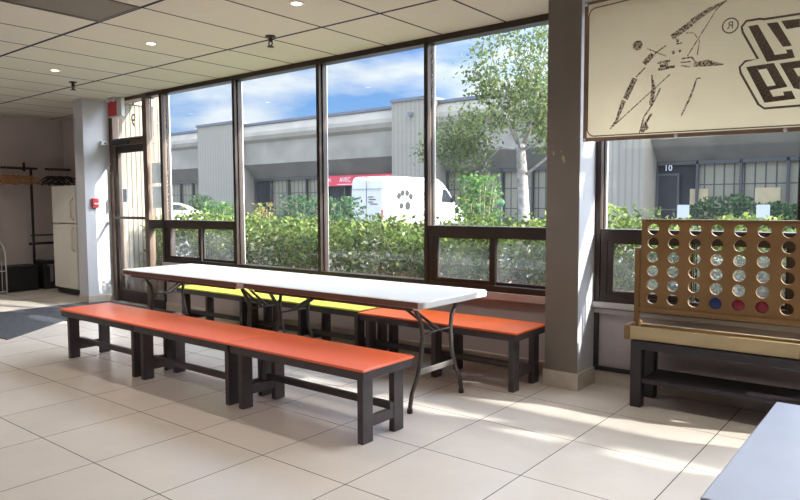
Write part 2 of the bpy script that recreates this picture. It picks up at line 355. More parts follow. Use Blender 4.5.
for i, x in enumerate((-2.6, 1.0, 4.6)): struct(box('trim_%d' % (20+i), 'conc2', (x, x+.08, 5.301, 5.649, 3.1, 3.2)))  # brackets carrying the added shading beam
struct(MB().prism([(-2.155, 1.70), (-2.145, 1.715), (-2.14, 1.685), (-2.15, 1.68)], 'y', 4.4425, 4.4438).prism([(-2.085, 1.66), (-2.075, 1.68), (-2.062, 1.665), (-2.06, 1.63), (-2.07, 1.625), (-2.078, 1.645)], 'y', 4.4425, 4.4438).prism([(-2.10, 1.705), (-2.085, 1.712), (-2.088, 1.70)], 'y', 4.4425, 4.4438).build('trim_9', 'woodpale'))
struct(box('wall_header', 'conc2', (-9.25, WX1, 4.78, 4.97, H+.001, 3.0)))
struct(box('wall_wing_outside', 'ribbedw', (-9.3, -9.03, 5.36, 5.62, 0, 2.95)))
struct(box('wall_wing_return', 'ribbedw', (-9.3, -9.03, 4.97, 5.36, 0, 2.95)))
# skirting tiles
for nm, b in (('baseboard_left', (-7.64, -2.2, 4.745, 4.76, 0, .10)), ('baseboard_right', (-1.938, WX1, 4.745, 4.76, 0, .10)),
              ('baseboard_pier_left', (-9.262, -8.988, 4.408, 4.80, 0, .10)), ('baseboard_pier_right', (-2.212, -1.938, 4.438, 4.76, 0, .125))):
    struct(box(nm, 'basetile', b, bevel=.003))
# window stools and the rail under the right window
struct(box('trim_1', 'wall2', (-7.64, -2.2, 4.705, 4.86, .555, .615), bevel=.004))
struct(box('trim_2', 'mullwall', (-1.95, WX1, 4.70, 4.86, .575, .615), bevel=.004))
struct(box('trim_3', 'mullwall', (-1.95, WX1, 4.735, 4.76, .53, .565), bevel=.004))
struct(box('trim_4', 'blackp', (-1.95, -1.918, 4.735, 4.76, .10, .53)))
struct(box('trim_5', 'blackp', (-1.95, WX1-.1, 4.728, 4.745, .105, .135)))

# ------------------------------------------------------------------ windows
def mullion(p, x):
    MB().box(x-.021, x+.021, 4.73, 4.768, .615, H-.001).build('mullion', 'frame', p, .003)
    MB().box(x-.013, x+.013, 4.768, 4.80, .615, H-.001).build('mullion_stop', 'bronze', p)
    MB().box(x-.023, x+.023, 4.80, 4.835, .615, H-.001).build('mullion_back', 'frame', p)
    MB().box(x-.018, x+.018, 4.835, 4.85, .615, H-.001).build('mullion_cap', 'alu', p)
def bay(n, x0, x1, slider, z0=.615, thin=False):
    r = sroot('window_%d' % n, ((x0+x1)/2, 4.79, z0)); inv = Matrix.Translation(-r.location)
    kids = []
    def K(o): o.parent = r; o.matrix_parent_inverse = Matrix.Translation(-r.location); return o
    a, b = x0+.021, x1-.021
    f = MB().box(a, b, 4.735, 4.85, H-.052, H-.001).box(a, b, 4.735, 4.85, z0, z0+.05)
    if not slider: f.box(a, a+.014, 4.77, 4.83, z0+.05, H-.05).box(b-.014, b, 4.77, 4.83, z0+.05, H-.05)
    if slider:
        f.box(a, b, 4.735, 4.85, 1.06, 1.15).box(a, a+.05, 4.74, 4.85, z0+.05, 1.06).box(b-.035, b, 4.74, 4.85, z0+.05, 1.06)
    K(f.build('window_frame', 'frame', None, .003))
    K(MB().box(a, b, 4.79, 4.796, (1.15 if slider else z0+.05), H-.05).build('pane', 'glass', None))
    if slider:
        m = (a+b)/2 + .02; wl, wr = (.010, -.002) if thin else (.03, .02)
        s = MB().box(a+.05, a+.095, 4.745, 4.772, z0+.05, 1.06).box(m-wl, m+wr, 4.745, 4.772, z0+.05, 1.06).box(a+.095, m-.03, 4.745, 4.772, z0+.05, z0+.085).box(a+.095, m-.03, 4.745, 4.772, 1.045, 1.06)
        K(s.build('sliding_sash', 'frame', None, .002))
        s = MB().box(m-wl, m+min(wr, .012), 4.79, 4.815, z0+.05, 1.06).box(b-.06, b-.035, 4.79, 4.815, z0+.05, 1.06).box(m+.012, b-.06, 4.79, 4.815, z0+.05, z0+.075).box(m+.012, b-.06, 4.79, 4.815, 1.05, 1.06)
        K(s.build('fixed_sash', 'frame', None, .002))
        K(MB().box(a+.095, m-.03, 4.757, 4.761, z0+.085, 1.045).build('sash_pane', 'gdirty', None))
        K(MB().box(m+.012, b-.06, 4.801, 4.805, z0+.075, 1.05).build('sash_pane', 'gdirty', None))
        K(MB().box((a+b)/2-.03, (a+b)/2+.03, 4.725, 4.745, 1.063, 1.078).build('latch', 'blackp', None))
    before = set(COL.objects); mullion(None, x0)
    for o in set(COL.objects)-before: K(o)
    return r
bay(1, -7.62, -6.17, True); bay(2, -6.17, -4.83, False); bay(3, -4.83, -3.495, False); bay(4, -3.495, -2.20, True)
bay(5, -1.93, -.64, True, thin=True); bay(6, -.64, 1.94, False); bay(7, 1.94, 3.38, False); bay(8, 3.38, 4.8, True)  # sixth bay widened out of view so more sun gets in
struct(box('trim_6', 'frame', (-2.221, -2.2, 4.735, 4.85, .615, H)))
struct(box('trim_7', 'frame', (4.8, WX1, 4.735, 4.85, .615, H)))

# narrow sidelight beside the door
r = sroot('window_10', (-7.80, 4.79, 0))
def K(o, p): o.parent = p; o.matrix_parent_inverse = Matrix.Translation(-p.location); return o
K(MB().box(-7.97, -7.641, 4.735, 4.85, H-.052, H-.001).box(-7.97, -7.641, 4.735, 4.85, 1.04, 1.15).box(-7.97, -7.641, 4.735, 4.85, .0, .12)
  .box(-7.665, -7.641, 4.735, 4.85, .12, H-.052).build('window_frame', 'frame', None, .003), r)
K(box('pane', 'glass', (-7.97, -7.665, 4.79, 4.796, 1.15, H-.052)), r); K(box('pane', 'glass', (-7.97, -7.665, 4.79, 4.796, .12, 1.04)), r)
for z0, z1, n in ((1.62, 1.88, 0), (1.30, 1.58, 1)):
    tag(box('paper_notice', 'paperb', (-7.94, -7.73, 4.781, 4.783, z0, z1)), ('upper' if n == 0 else 'lower')+' white paper notice taped to the narrow glass beside the door', 'notice', 'paper notices on the sidelight')
# the entrance door
r = sroot('door_1', (-8.45, 4.8, 0))
K(MB().box(-8.998, -8.90, 4.78, 4.93, 0, H-.001).box(-8.07, -7.975, 4.74, 4.83, 0, H-.001).box(-8.88, -8.07, 4.75, 4.93, 2.15, 2.24).box(-8.88, -8.07, 4.75, 4.93, H-.05, H-.001).build('door_frame', 'bronze', None, .003), r)
K(MB().box(-8.875, -8.81, 4.80, 4.85, .01, 2.145).box(-8.14, -8.075, 4.80, 4.85, .01, 2.145).box(-8.81, -8.14, 4.80, 4.85, 2.05, 2.145).box(-8.81, -8.14, 4.80, 4.85, .01, .17).build('door_leaf', 'frame', None, .003), r)
K(box('door_pane', 'glass', (-8.81, -8.14, 4.822, 4.828, .17, 2.05)), r)
K(MB().box(-8.85, -8.10, 4.755, 4.785, 1.15, 1.185).box(-8.85, -8.82, 4.785, 4.80, 1.15, 1.185).box(-8.13, -8.10, 4.785, 4.80, 1.15, 1.185).build('push_bar', 'frame', None, .004), r)
K(MB().box(-8.86, -8.42, 4.73, 4.80, 2.155, 2.225).tube([(-8.5, 4.74, 2.2), (-8.2, 4.70, 2.21), (-8.12, 4.76, 2.2)], .012, 6).build('door_closer', 'blackp', None, .005), r)
K(box('transom_pane', 'glass', (-8.88, -8.07, 4.86, 4.866, 2.24, H-.05)), r)
K(box('door_sticker', mat('blue_sticker', (.30, .42, .52), .6), (-8.74, -8.64, 4.8185, 4.8215, 1.38, 1.56)), r)
vs, fs = text_mesh('9', .24)
K(MB().add([(-8.47-x, 4.852+z, 2.47+y) for x, y, z in vs], fs).build('house_number', 'hem', None), r)

# ------------------------------------------------------------------ ceiling fittings
def downlight(x, y, label):
    t = thing('ceiling_downlight', label, 'downlight', (x, y, H), 0, 'recessed ceiling downlights')
    MB().lathe([(.058, -.004), (.062, -.001), (.062, 0)], (0, 0, -.002)).build('trim_ring', 'white', t)
    MB().lathe([(.034, -.009), (.037, -.006), (.037, -.004)], (0, 0, 0)).build('lamp', 'lampglow', t)
    l = bpy.data.lights.new('downlight_lamp', 'SPOT'); l.energy = LAMP_W; l.color = (1, .92, .82); l.spot_size = R(125); l.spot_blend = .7; l.shadow_soft_size = .06
    lo = bpy.data.objects.new('downlight_lamp', l); COL.objects.link(lo); lo.location = (x, y, H-.03)
downlight(-3.62, 3.35, 'round lit downlight at the top edge of the picture')
downlight(-5.50, 3.34, 'round lit downlight between the dark ceiling panel and the window wall')
downlight(-7.36, 3.34, 'round lit downlight farthest from the big banner')
for x in (-9.22, -1.75, .1, 2.0):  # leftmost one added out of view to lighten the alcove
    downlight(x, 3.34, 'round lit downlight in the ceiling row out of the picture')
for x in (-5.5, -3.62, -1.75, .1):
    downlight(x, .9, 'round lit downlight in the second ceiling row')
downlight(-10.7, 3.0, 'unseen downlight added to brighten the alcove before the coat rack')  # extra lamp out of view, added to brighten the alcove
def sprinkler(x, y, label):
    t = thing('fire_sprinkler', label, 'sprinkler', (x, y, H), 0, 'ceiling sprinklers')
    MB().lathe([(.045, -.008), (.045, 0)], (0, 0, 0), 14).build('escutcheon', 'brass', t)
    MB().lathe([(.016, -.05), (.020, -.03), (.014, -.008)], (0, 0, 0), 10).build('sprinkler_body', 'brass', t)
    MB().tube([(-.018, 0, -.045), (-.022, 0, -.07), (0, 0, -.085), (.022, 0, -.07), (.018, 0, -.045)], .006, 6).lathe([(.030, -.094), (.030, -.088)], (0, 0, 0), 12).build('deflector', 'brass', t)
sprinkler(-4.49, 3.85, 'dark ceiling sprinkler nearest the windows, above the long tables')
sprinkler(-7.91, 3.79, 'dark ceiling sprinkler just before the left pier')
t = thing('ceiling_light_panel', 'dull unlit light panel set into the ceiling, cut by the top edge', 'light panel', (-4.86, 2.09, H))
MB().box(-.30, .30, -.605, -.585, -.008, -.001).box(-.30, .30, .585, .605, -.008, -.001).box(-.30, -.28, -.585, .585, -.008, -.001).box(.28, .30, -.585, .585, -.008, -.001).build('panel_frame', 'steel', t)
box('lens', 'troffer', (-.28, .28, -.585, .585, -.005, -.001), t)

# ------------------------------------------------------------------ benches
def bench(label, x0, x1, y0, y1, seat, zt=.44, mid=False, railside=1, group=None, endrail_z=.12, legm='dark'):
    L = x1-x0; W = y1-y0
    t = thing('bench', label, 'bench', (x0, y0, 0), 0, group)
    box('seat', seat, (0, L, 0, W, zt-.016, zt), t, .005)
    a = .012
    MB().box(a, L-a, a, a+.03, zt-.066, zt-.017).box(a, L-a, W-a-.03, W-a, zt-.066, zt-.017).box(a, a+.03, a+.03, W-a-.03, zt-.066, zt-.017).box(L-a-.03, L-a, a+.03, W-a-.03, zt-.066, zt-.017).build('apron', legm, t, .002)
    lx = [.047, L-.047-.042] + ([L/2-.021] if mid else [])
    for x in lx:
        for yy in (.045, W-.045-.088): box('leg', legm, (x, x+.042, yy, yy+.088, 0, zt-.067), t, .004)
        box('end_stretcher', legm, (x+.004, x+.038, .134, W-.134, endrail_z-.03, endrail_z+.03), t, .003)
    yr = .137 if railside > 0 else W-.137-.036
    box('long_stretcher', legm, (.047, L-.047, yr, yr+.036, endrail_z+.031, endrail_z+.071), t, .003)
    return t
G1 = 'orange benches in the front row'
bench('orange topped bench at the left end of the front row', -5.955, -4.765, 2.655, 3.11, 'orange', group=G1, endrail_z=.10)
bench('middle orange topped bench of the front row', -4.765, -3.580, 2.655, 3.11, 'orange', group=G1, endrail_z=.10)
bench('orange topped bench nearest the camera, at the right end of the front row', -3.575, -2.385, 2.655, 3.11, 'orange', group=G1, railside=-1, endrail_z=.115)
G2 = 'benches in the back row under the windows'
bench('lime green bench behind the far table, nearest the door', -6.42, -5.285, 4.10, 4.58, 'lime', zt=.455, group=G2)
bench('lime green bench in the middle of the back row', -5.275, -3.735, 4.10, 4.58, 'lime', zt=.455, mid=True, group=G2)
bench('orange bench in the back row beside the right pier', -3.725, -2.235, 4.08, 4.56, 'orange2', mid=True, group=G2)
bench('low dark bench with a pale grey top in the bottom right corner', -.522, -.03, 2.10, 3.345, 'greytop', zt=.45, legm='black')

# ------------------------------------------------------------------ folding tables
def folding_table(label, x0, x1, y0, y1):
    L = x1-x0; W = y1-y0; zt = .74
    t = thing('folding_table', label, 'table', (x0, y0, 0), 0, 'white folding tables set end to end')
    r = .040; pl = []
    for cx, cy, a0 in ((L-r, W-r, 0), (r, W-r, 90), (r, r, 180), (L-r, r, 270)):
        pl += [(cx+r*math.cos(R(a0+i*15)), cy+r*math.sin(R(a0+i*15))) for i in range(7)]
    MB().prism(pl, 'z', zt-.045, zt).build('tabletop', 'plastic', t, .008, 3)
    for ya in (-.0015, W-.0015): box('added_edge_strip', 'edgestrip', (r, L-r, ya, ya+.003, zt-.042, zt-.006), t)['label'] = 'brown strip added along the long edge of the white top'  # thin brown strips added over the long edges of the white top
    MB().box(.12, L-.12, .035, .06, zt-.07, zt-.046).box(.12, L-.12, W-.06, W-.035, zt-.07, zt-.046).build('side_rail', 'steel', t, .003)
    for xa in (.06, L-.10): box('end_rib', 'plastic', (xa, xa+.04, .03, W-.03, zt-.06, zt-.046), t, .004)
    for s in (0, 1):
        X = (lambda v: v) if s == 0 else (lambda v: L-v)
        xl = .17
        for sy in (-1, 1):
            yy = lambda d: W/2+sy*d
            MB().tube([(X(xl), yy(.235), zt-.055), (X(xl), yy(.228), zt-.09), (X(xl), yy(.175), zt-.17), (X(xl), yy(.160), zt-.26), (X(xl), yy(.175), zt-.40), (X(xl), yy(.215), zt-.52), (X(xl), yy(.275), zt-.62), (X(xl), yy(.295), zt-.70), (X(xl), yy(.297), .012)], .0145, 10).build('leg', 'steel', t)
            MB().lathe([(.018, 0), (.019, .02), (.017, .032)], (X(xl), yy(.297), 0), 10).build('foot_cap', 'blackp', t)
        MB().box(min(X(xl-.004), X(xl+.004)), max(X(xl-.004), X(xl+.004)), W/2-.20, W/2+.20, .225, .262).build('crossbar', 'steel2' if s else 'steel', t, .002)
        MB().tube([(X(xl), W/2-.165, .49), (X(xl), W/2+.165, .49)], .006, 6).build('cross_rod', 'steel', t)
        MB().tube([(X(xl), W/2-.03, .49), (X(xl+.36), W/2-.03, zt-.06)], .010, 6).tube([(X(xl), W/2+.03, .49), (X(xl+.36), W/2+.03, zt-.06)], .010, 6).build('folding_brace', 'steel', t)
        MB().box(min(X(xl-.03), X(xl+.03)), max(X(xl-.03), X(xl+.03)), W/2-.25, W/2+.25, zt-.066, zt-.046).build('pivot_bar', 'blackp', t, .003)
    MB().box(L*.42, L*.50, .0305, .038, zt-.07, zt-.048).build('latch', 'blackp', t)
    return t
folding_table('white folding table on the left, its far end near the door', -5.95, -4.172, 3.23, 3.995)
folding_table('white folding table on the right, its near end behind the nearest orange bench', -4.168, -2.41, 3.23, 3.995)
tag(MB().prism([(-9.1, 2.62), (-7.18, 2.69), (-7.85, 3.55), (-7.35, 4.1), (-7.35, 4.70), (-8.95, 4.70), (-9.1, 4.36)], 'z', 0, .009).build('entrance_mat', 'matte'), 'dark grey entrance mat on the floor in front of the door', 'mat')

# ------------------------------------------------------------------ connect-style board on its bench
t = thing('low_bench', 'low black wooden bench with a shelf carrying the wooden disc game', 'bench', (-1.53, 4.33, 0))
LB = 1.06
box('seat', 'black', (0, LB, 0, .34, .385, .44), t, .004)
for x in (0.0, LB-.072):
    for y in (0, .268): box('leg', 'black', (x, x+.072, y, y+.072, 0, .385), t, .004)
box('shelf', 'black', (.0725, LB-.0725, .01, .33, .165, .195), t, .003)

t = thing('disc_drop_game', 'large wooden disc-dropping game with seven columns of round holes', 'board game', (-1.524, 4.50, .44))
BW, NX, NY = .935, 7, 6
zb, zt_ = .205, .785; mx0 = .075; dx = (BW-.15)/(NX-1)*1.0; z_lo = zb+.062; dz = (zt_-.058-z_lo)/(NY-1); hr = .037
def hole_plate():
    m = MB(); N = 24; y0, y1 = -.014, .014
    xs = [0]+[mx0+dx*(i+.5) for i in range(NX-1)]+[BW]; zs = [zb]+[z_lo+dz*(j+.5) for j in range(NY-1)]+[zt_]
    for i in range(NX):
        for j in range(NY):
            cx, cz = mx0+dx*i, z_lo+dz*j; x0, x1, z0, z1 = xs[i], xs[i+1], zs[j], zs[j+1]
            ring, outer = [], []
            for k in range(N):
                a = 2*math.pi*(k+.5)/N; c, s = math.cos(a), math.sin(a); ring.append((cx+hr*c, cz+hr*s))
                tx = ((x1-cx) if c > 0 else (cx-x0))/abs(c); tz = ((z1-cz) if s > 0 else (cz-z0))/abs(s); q = min(tx, tz); outer.append((cx+q*c, cz+q*s))
            # corners: snap nearest outer points to the true cell corners
            for X, Z in ((x0, z0), (x1, z0), (x1, z1), (x0, z1)):
                k = min(range(N), key=lambda k: (outer[k][0]-X)**2+(outer[k][1]-Z)**2); outer[k] = (X, Z)
            vs = [(p[0], y, p[1]) for y in (y0, y1) for p in ring+outer]; fs = []
            for k in range(N):
                q = (k+1) % N
                fs += [(k, q, N+q, N+k), (2*N+q, 2*N+k, 3*N+k, 3*N+q), (q, k, 2*N+k, 2*N+q)]
            m.add(vs, fs)
    m.box(0, BW, y0, y1, zb-.001, zb).box(-.001, 0, y0, y1, zb, zt_).box(BW, BW+.001, y0, y1, zb, zt_)
    return m
hole_plate().build('board', 'wood', t)
box('top_rail', 'wood', (-.004, BW+.004, -.026, .026, zt_, zt_+.008), t, .002)
box('bottom_rail', 'wood', (-.004, BW+.004, -.034, .034, zb-.030, zb-.001), t, .003)
for x in (-.042, BW+.008): box('side_post', 'wood', (x, x+.034, -.020, .020, .06, .60), t, .004)
MB().box(-.02, BW+.02, -.155, -.135, .006, .092).box(-.02, BW+.02, .075, .095, .006, .075).build('tray_side', 'woodpale', t, .003)
box('tray_floor', 'wood', (-.02, BW+.02, -.135, .075, .001, .012), t)
for x in (-.055, BW+.021): box('tray_end', 'wood', (x, x+.034, -.16, .10, .001, .098), t, .006)
for i, m, lab in ((3, 'blue', 'dark blue disc in the bottom row of the wooden disc game'), (4, 'maroon', 'dark red disc right beside the blue disc'), (5, 'maroon', 'dark red disc second to the right of the blue disc')):
    o = MB().lathe([(hr-.004, -.008), (hr-.001, -.005), (hr-.001, .005), (hr-.004, .008)], (0, 0, 0), 28, 'y').build('game_disc', m)
    o.location = (-1.524+mx0+dx*i, 4.50, .44+z_lo); tag(o, lab, 'disc', 'discs in the wooden game')
STROKES=[
 ( [(-1.551, 2.394), (-1.55, 2.324)], [0.0612, 0.0612] ),
 ( [(-1.489, 2.33), (-1.371, 2.267)], [0.0068, 0.0068] ),
 ( [(-1.372, 2.333), (-1.447, 2.287)], [0.0082, 0.0082] ),
 ( [(-1.454, 2.29), (-1.508, 2.236)], [0.034, 0.034] ),
 ( [(-1.501, 2.21), (-1.558, 2.159)], [0.0082, 0.0082] ),
 ( [(-1.565, 2.151), (-1.626, 2.023)], [0.034, 0.034] ),
 ( [(-1.635, 2.016), (-1.683, 1.885)], [0.0306, 0.017] ),
 ( [(-1.342, 2.151), (-1.726, 1.835)], [0.0068, 0.0068] ),
 ( [(-1.683, 1.885), (-1.726, 1.839)], [0.017, 0.0068] ),
 ( [(-1.422, 2.23), (-1.344, 2.234)], [0.0136, 0.0136] ),
 ( [(-1.417, 2.189), (-1.316, 2.196)], [0.0177, 0.0177] ),
 ( [(-1.407, 2.207), (-1.357, 2.213)], [0.0218, 0.0218] ),
 ( [(-1.458, 2.159), (-1.442, 2.067), (-1.461, 1.971)], [0.0068, 0.0272, 0.0204] ),
 ( [(-1.401, 2.069), (-1.454, 1.964), (-1.501, 1.897), (-1.528, 1.793)], [0.0095, 0.0095, 0.0095, 0.0095] ),
 ( [(-1.521, 1.807), (-1.453, 1.914)], [0.015, 0.015] ),
 ( [(-1.519, 1.807), (-1.474, 1.836)], [0.0306, 0.0306] ),
 ( [(-1.337, 2.377), (-1.22, 2.446)], [0.034, 0.0367] ),
 ( [(-1.22, 2.453), (-1.121, 2.508)], [0.034, 0.0272] ),
 ( [(-1.121, 2.508), (-1.023, 2.545)], [0.0272, 0.0068] ),
 ( [(-1.023, 2.545), (-1.077, 2.506), (-1.241, 2.249)], [0.0054, 0.0054, 0.0054] ),
 ( [(-1.251, 2.391), (-1.206, 2.384), (-1.172, 2.332), (-1.183, 2.247)], [0.0054, 0.0054, 0.0054, 0.0054] ),
 ( [(-1.312, 2.353), (-1.294, 2.354)], [0.0204, 0.0204] ),
 ( [(-1.334, 2.283), (-1.319, 2.285)], [0.0204, 0.0204] ),
 ( [(-1.292, 2.283), (-1.28, 2.288)], [0.0136, 0.0136] ),
 ( [(-1.311, 2.333), (-1.275, 2.334)], [0.0082, 0.0082] ),
 ( [(-1.274, 2.236), (-1.215, 2.239), (-1.189, 2.202)], [0.0095, 0.0095, 0.0095] ),
 ( [(-1.28, 2.214), (-1.221, 2.213)], [0.0082, 0.0082] ),
 ( [(-1.279, 2.196), (-1.226, 2.18)], [0.0082, 0.0082] ),
 ( [(-1.201, 2.19), (-1.125, 2.191), (-1.031, 2.17)], [0.0238, 0.0408, 0.0068] ),
 ( [(-1.181, 2.105), (-1.215, 2.001), (-1.269, 1.883)], [0.0068, 0.0136, 0.0082] ),
 ( [(-1.181, 2.105), (-1.158, 2.105)], [0.0068, 0.0068] ),
]
LETTERS=[
  [(-0.902, 2.373), (-0.852, 2.375), (-0.767, 2.208), (-0.75, 2.158), (-0.799, 2.154)] ,
  [(-0.806, 2.374), (-0.75, 2.372), (-0.674, 2.228), (-0.719, 2.228)] ,
  [(-0.799, 2.154), (-0.657, 2.159), (-0.673, 2.208), (-0.703, 2.209), (-0.696, 2.189), (-0.767, 2.188)] ,
  [(-0.732, 2.375), (-0.639, 2.372), (-0.638, 2.327), (-0.703, 2.324)] ,
  [(-0.908, 2.138), (-0.857, 2.14), (-0.759, 1.948), (-0.751, 1.925), (-0.804, 1.92)] ,
  [(-0.857, 2.14), (-0.762, 2.143), (-0.751, 2.118), (-0.842, 2.114)] ,
  [(-0.8, 2.118), (-0.751, 2.12), (-0.696, 2.013), (-0.744, 2.005)] ,
  [(-0.807, 2.012), (-0.696, 2.016), (-0.69, 1.999), (-0.794, 1.988)] ,
  [(-0.804, 1.92), (-0.646, 1.927), (-0.668, 1.975), (-0.711, 1.973), (-0.703, 1.953), (-0.768, 1.95)] ,
  [(-0.733, 2.136), (-0.683, 2.138), (-0.628, 2.035), (-0.627, 1.978), (-0.657, 1.987)] ,
  [(-0.683, 2.138), (-0.618, 2.14), (-0.616, 2.1), (-0.67, 2.099)] ,
  [(-0.647, 2.05), (-0.607, 2.052), (-0.606, 2.026), (-0.634, 2.022)] ,
]
OUTLINE= [(-0.54, 2.398), (-0.64, 2.399), (-0.819, 2.4), (-0.844, 2.407), (-0.914, 2.406), (-0.938, 2.376), (-0.931, 2.343), (-0.846, 2.178), (-0.913, 2.173), (-0.942, 2.142), (-0.935, 2.106), (-0.836, 1.914), (-0.804, 1.887), (-0.624, 1.887), (-0.523, 1.891)]

# ------------------------------------------------------------------ banner
YB = 4.415
t = thing('hanging_banner', 'big tan banner with sketched figure and mirrored lettering, hanging before the right window', 'banner', (0, 0, 0))
BX0, BX1 = -1.915, .62
zt_at = lambda x: 2.698 + (x-BX0)*.028
zb_at = lambda x: 1.760 - (x-BX0)*.014
MB().prism([(BX0, zb_at(BX0)), (BX1, zb_at(BX1)), (BX1, zt_at(BX1)), (BX0, zt_at(BX0))], 'y', YB, YB+.0012).build('cloth', 'banner', t)
hw = .026
MB().prism([(BX0, zb_at(BX0)), (BX0+hw, zb_at(BX0)), (BX0+hw, zt_at(BX0)), (BX0, zt_at(BX0))], 'y', YB-.0022, YB-.0004) \
    .prism([(BX0+hw, zb_at(BX0)), (BX1, zb_at(BX1)), (BX1, zb_at(BX1)+hw), (BX0+hw, zb_at(BX0)+hw)], 'y', YB-.0022, YB-.0004) \
    .prism([(BX0+hw, zt_at(BX0)-.02), (BX1, zt_at(BX1)-.02), (BX1, zt_at(BX1)), (BX0+hw, zt_at(BX0))], 'y', YB-.0022, YB-.0004).build('hem', 'hem', t)
bl = []
for i in range(7): bl.append((-1.885+.05-.05*math.cos(R(i*15)), zb_at(-1.85)+.036+.05-.05*math.sin(R(i*15))))
bl = [(-1.60, zt_at(-1.6)-.045), (-1.845, zt_at(-1.84)-.050), (-1.872, zt_at(-1.84)-.064), (-1.885, zt_at(-1.84)-.095)]+bl+[(.58, zb_at(.58)+.036)]
MB().stroke([(.58, zt_at(.58)-.045)]+bl, [.007]*(len(bl)+1), YB-.0024, YB-.0003).build('printed_border', 'ink', t)
m = MB()
for i, (pts, ws) in enumerate(STROKES[1:]): m.stroke(pts, ws, YB-.0018-.00002*i, YB-.0003)
m.prism([(-1.551+.032*math.cos(R(a*30)), 2.360+.032*math.sin(R(a*30))) for a in range(12)], 'y', YB-.0018, YB-.0003)
m.build('printed_figure', 'hatch', t)
m = MB()
for i, p in enumerate(LETTERS): m.prism(p, 'y', YB-.0019-.00002*i, YB-.0003)
m.build('printed_letters', 'ink', t)
MB().stroke(OUTLINE, [.0125]*len(OUTLINE), YB-.0020, YB-.0003).build('letter_outline', 'ink', t)
m = MB(); rg = [(-1.0+.043*math.cos(R(a)), 2.394+.043*math.sin(R(a))) for a in range(0, 361, 15)]; m.stroke(rg, [.007]*len(rg), YB-.002, YB-.0003)
vs, fs = text_mesh('R', .062); m.add([(-1.0-x, YB-.0012+z*.5, 2.394+y) for x, y, z in vs], fs); m.build('registered_mark', 'ink', t)
for x in (-1.905, -1.30, -.692, -.08, .5):
    MB().lathe([(.010, -.004), (.012, 0)], (x, YB-.0022, zb_at(x)+.012), 12, 'y').build('grommet', 'alu', t)
MB().lathe([(.010, -.004), (.012, 0)], (-1.905, YB-.0022, zt_at(-1.905)-.018), 12, 'y').build('grommet', 'alu', t)
for x in (-1.86, -.65, .55): MB().tube([(x, YB, zt_at(x)-.01), (x, YB, H+.01)], .002, 5).build('hanging_cord', 'steel', t)

# ------------------------------------------------------------------ things on the left pier and the door head
t = thing('fire_alarm_pull', 'small red fire alarm pull station on the left pier', 'fire alarm', (-9.0, 4.545, 1.37))
box('housing', 'red', (0, .04, -.045, .045, -.065, .065), t, .004); box('pull_handle', 'paper', (.04, .052, -.028, .028, -.02, .0), t, .002)
t = thing('door_sensor', 'small white sensor on the left pier beside the door head', 'sensor', (-9.0, 4.70, 2.19))
box('housing', 'plastic', (0, .045, -.05, .05, -.03, .03), t, .006); box('lens', 'blackp', (.045, .049, -.012, .012, -.012, .012), t)
t = thing('exit_sign', 'red exit sign with two small lamps under the ceiling above the door', 'exit sign', (-8.64, 4.70, 2.635))
box('housing', 'plastic', (-.17, .18, -.02, .03, -.115, .13), t, .004); box('sign_face', 'redsign', (-.155, .06, -.026, -.0202, -.10, .10), t)
for x in (-.09, .04): MB().lathe([(.025, -.05), (.042, -.045), (.040, -.02), (.02, 0)], (x, -.022, .115), 14, 'y').build('lamp_head', 'alu', t)
tag(MB().tube([(-8.985, 4.86, 2.1), (-8.975, 4.80, 1.95), (-8.97, 4.74, 1.85), (-8.975, 4.80, 1.74), (-8.985, 4.86, 1.70)], .006, 6).build('cable_loop', 'plastic'), 'short white cable looped beside the door frame', 'cable')

# ------------------------------------------------------------------ alcove: fridge, racks, boxes
t = thing('refrigerator', 'white top-freezer refrigerator standing left of the pier', 'refrigerator', (-10.52, 4.66, 0))
FW, FD, FH = .74, .66, 1.63
box('body', 'white', (0, FW, .05, FD, .08, FH), t, .01); box('freezer_door', 'white', (0, FW, -.012, .047, 1.075, FH), t, .012); box('fridge_door', 'white', (0, FW, -.012, .047, .10, 1.06), t, .012)
box('kick_grille', 'blackp', (.03, FW-.03, .02, .05, .02, .085), t)
MB().tube([(FW-.06, -.012, 1.12), (FW-.06, -.055, 1.16), (FW-.06, -.055, 1.40), (FW-.06, -.012, 1.44)], .014, 8).build('freezer_handle', 'white', t)
MB().tube([(FW-.06, -.012, .66), (FW-.06, -.055, .70), (FW-.06, -.055, .98), (FW-.06, -.012, 1.02)], .014, 8).build('fridge_handle', 'white', t)
for x in (.08, FW-.08): MB().lathe([(.03, 0), (.03, .08)], (x, .12, 0), 10).build('foot', 'blackp', t)
t = thing('garment_rack', 'black wall garment rack with its post and lower shelf bars', 'garment rack', (-11.33, 0, 0))
MB().tube([(0, 3.6, 1.93), (0, 4.80, 1.93)], .018, 8).tube([(0, 4.92, 1.93), (0, 5.33, 1.93)], .018, 8).build('rail', 'blackp', t)
MB().tube([(0, 4.70, 0), (0, 4.70, 1.93)], .022, 8).tube([(0, 3.9, 0), (0, 3.9, 1.93)], .022, 8).build('post', 'blackp', t)
MB().tube([(0, 4.60, 2.02), (0, 4.60, 1.88)], .02, 8).tube([(-.28, 4.66, 1.93), (0, 4.66, 1.93)], .015, 6).tube([(-.28, 3.9, 1.93), (0, 3.9, 1.93)], .015, 6).tube([(-.28, 5.1, 1.93), (0, 5.1, 1.93)], .015, 6).build('wall_bracket', 'blackp', t)
MB().tube([(0, 4.66, .86), (0, 5.3, .86)], .014, 6).tube([(-.12, 4.68, .72), (-.12, 5.3, .72)], .022, 6).build('lower_bar', 'blackp', t)
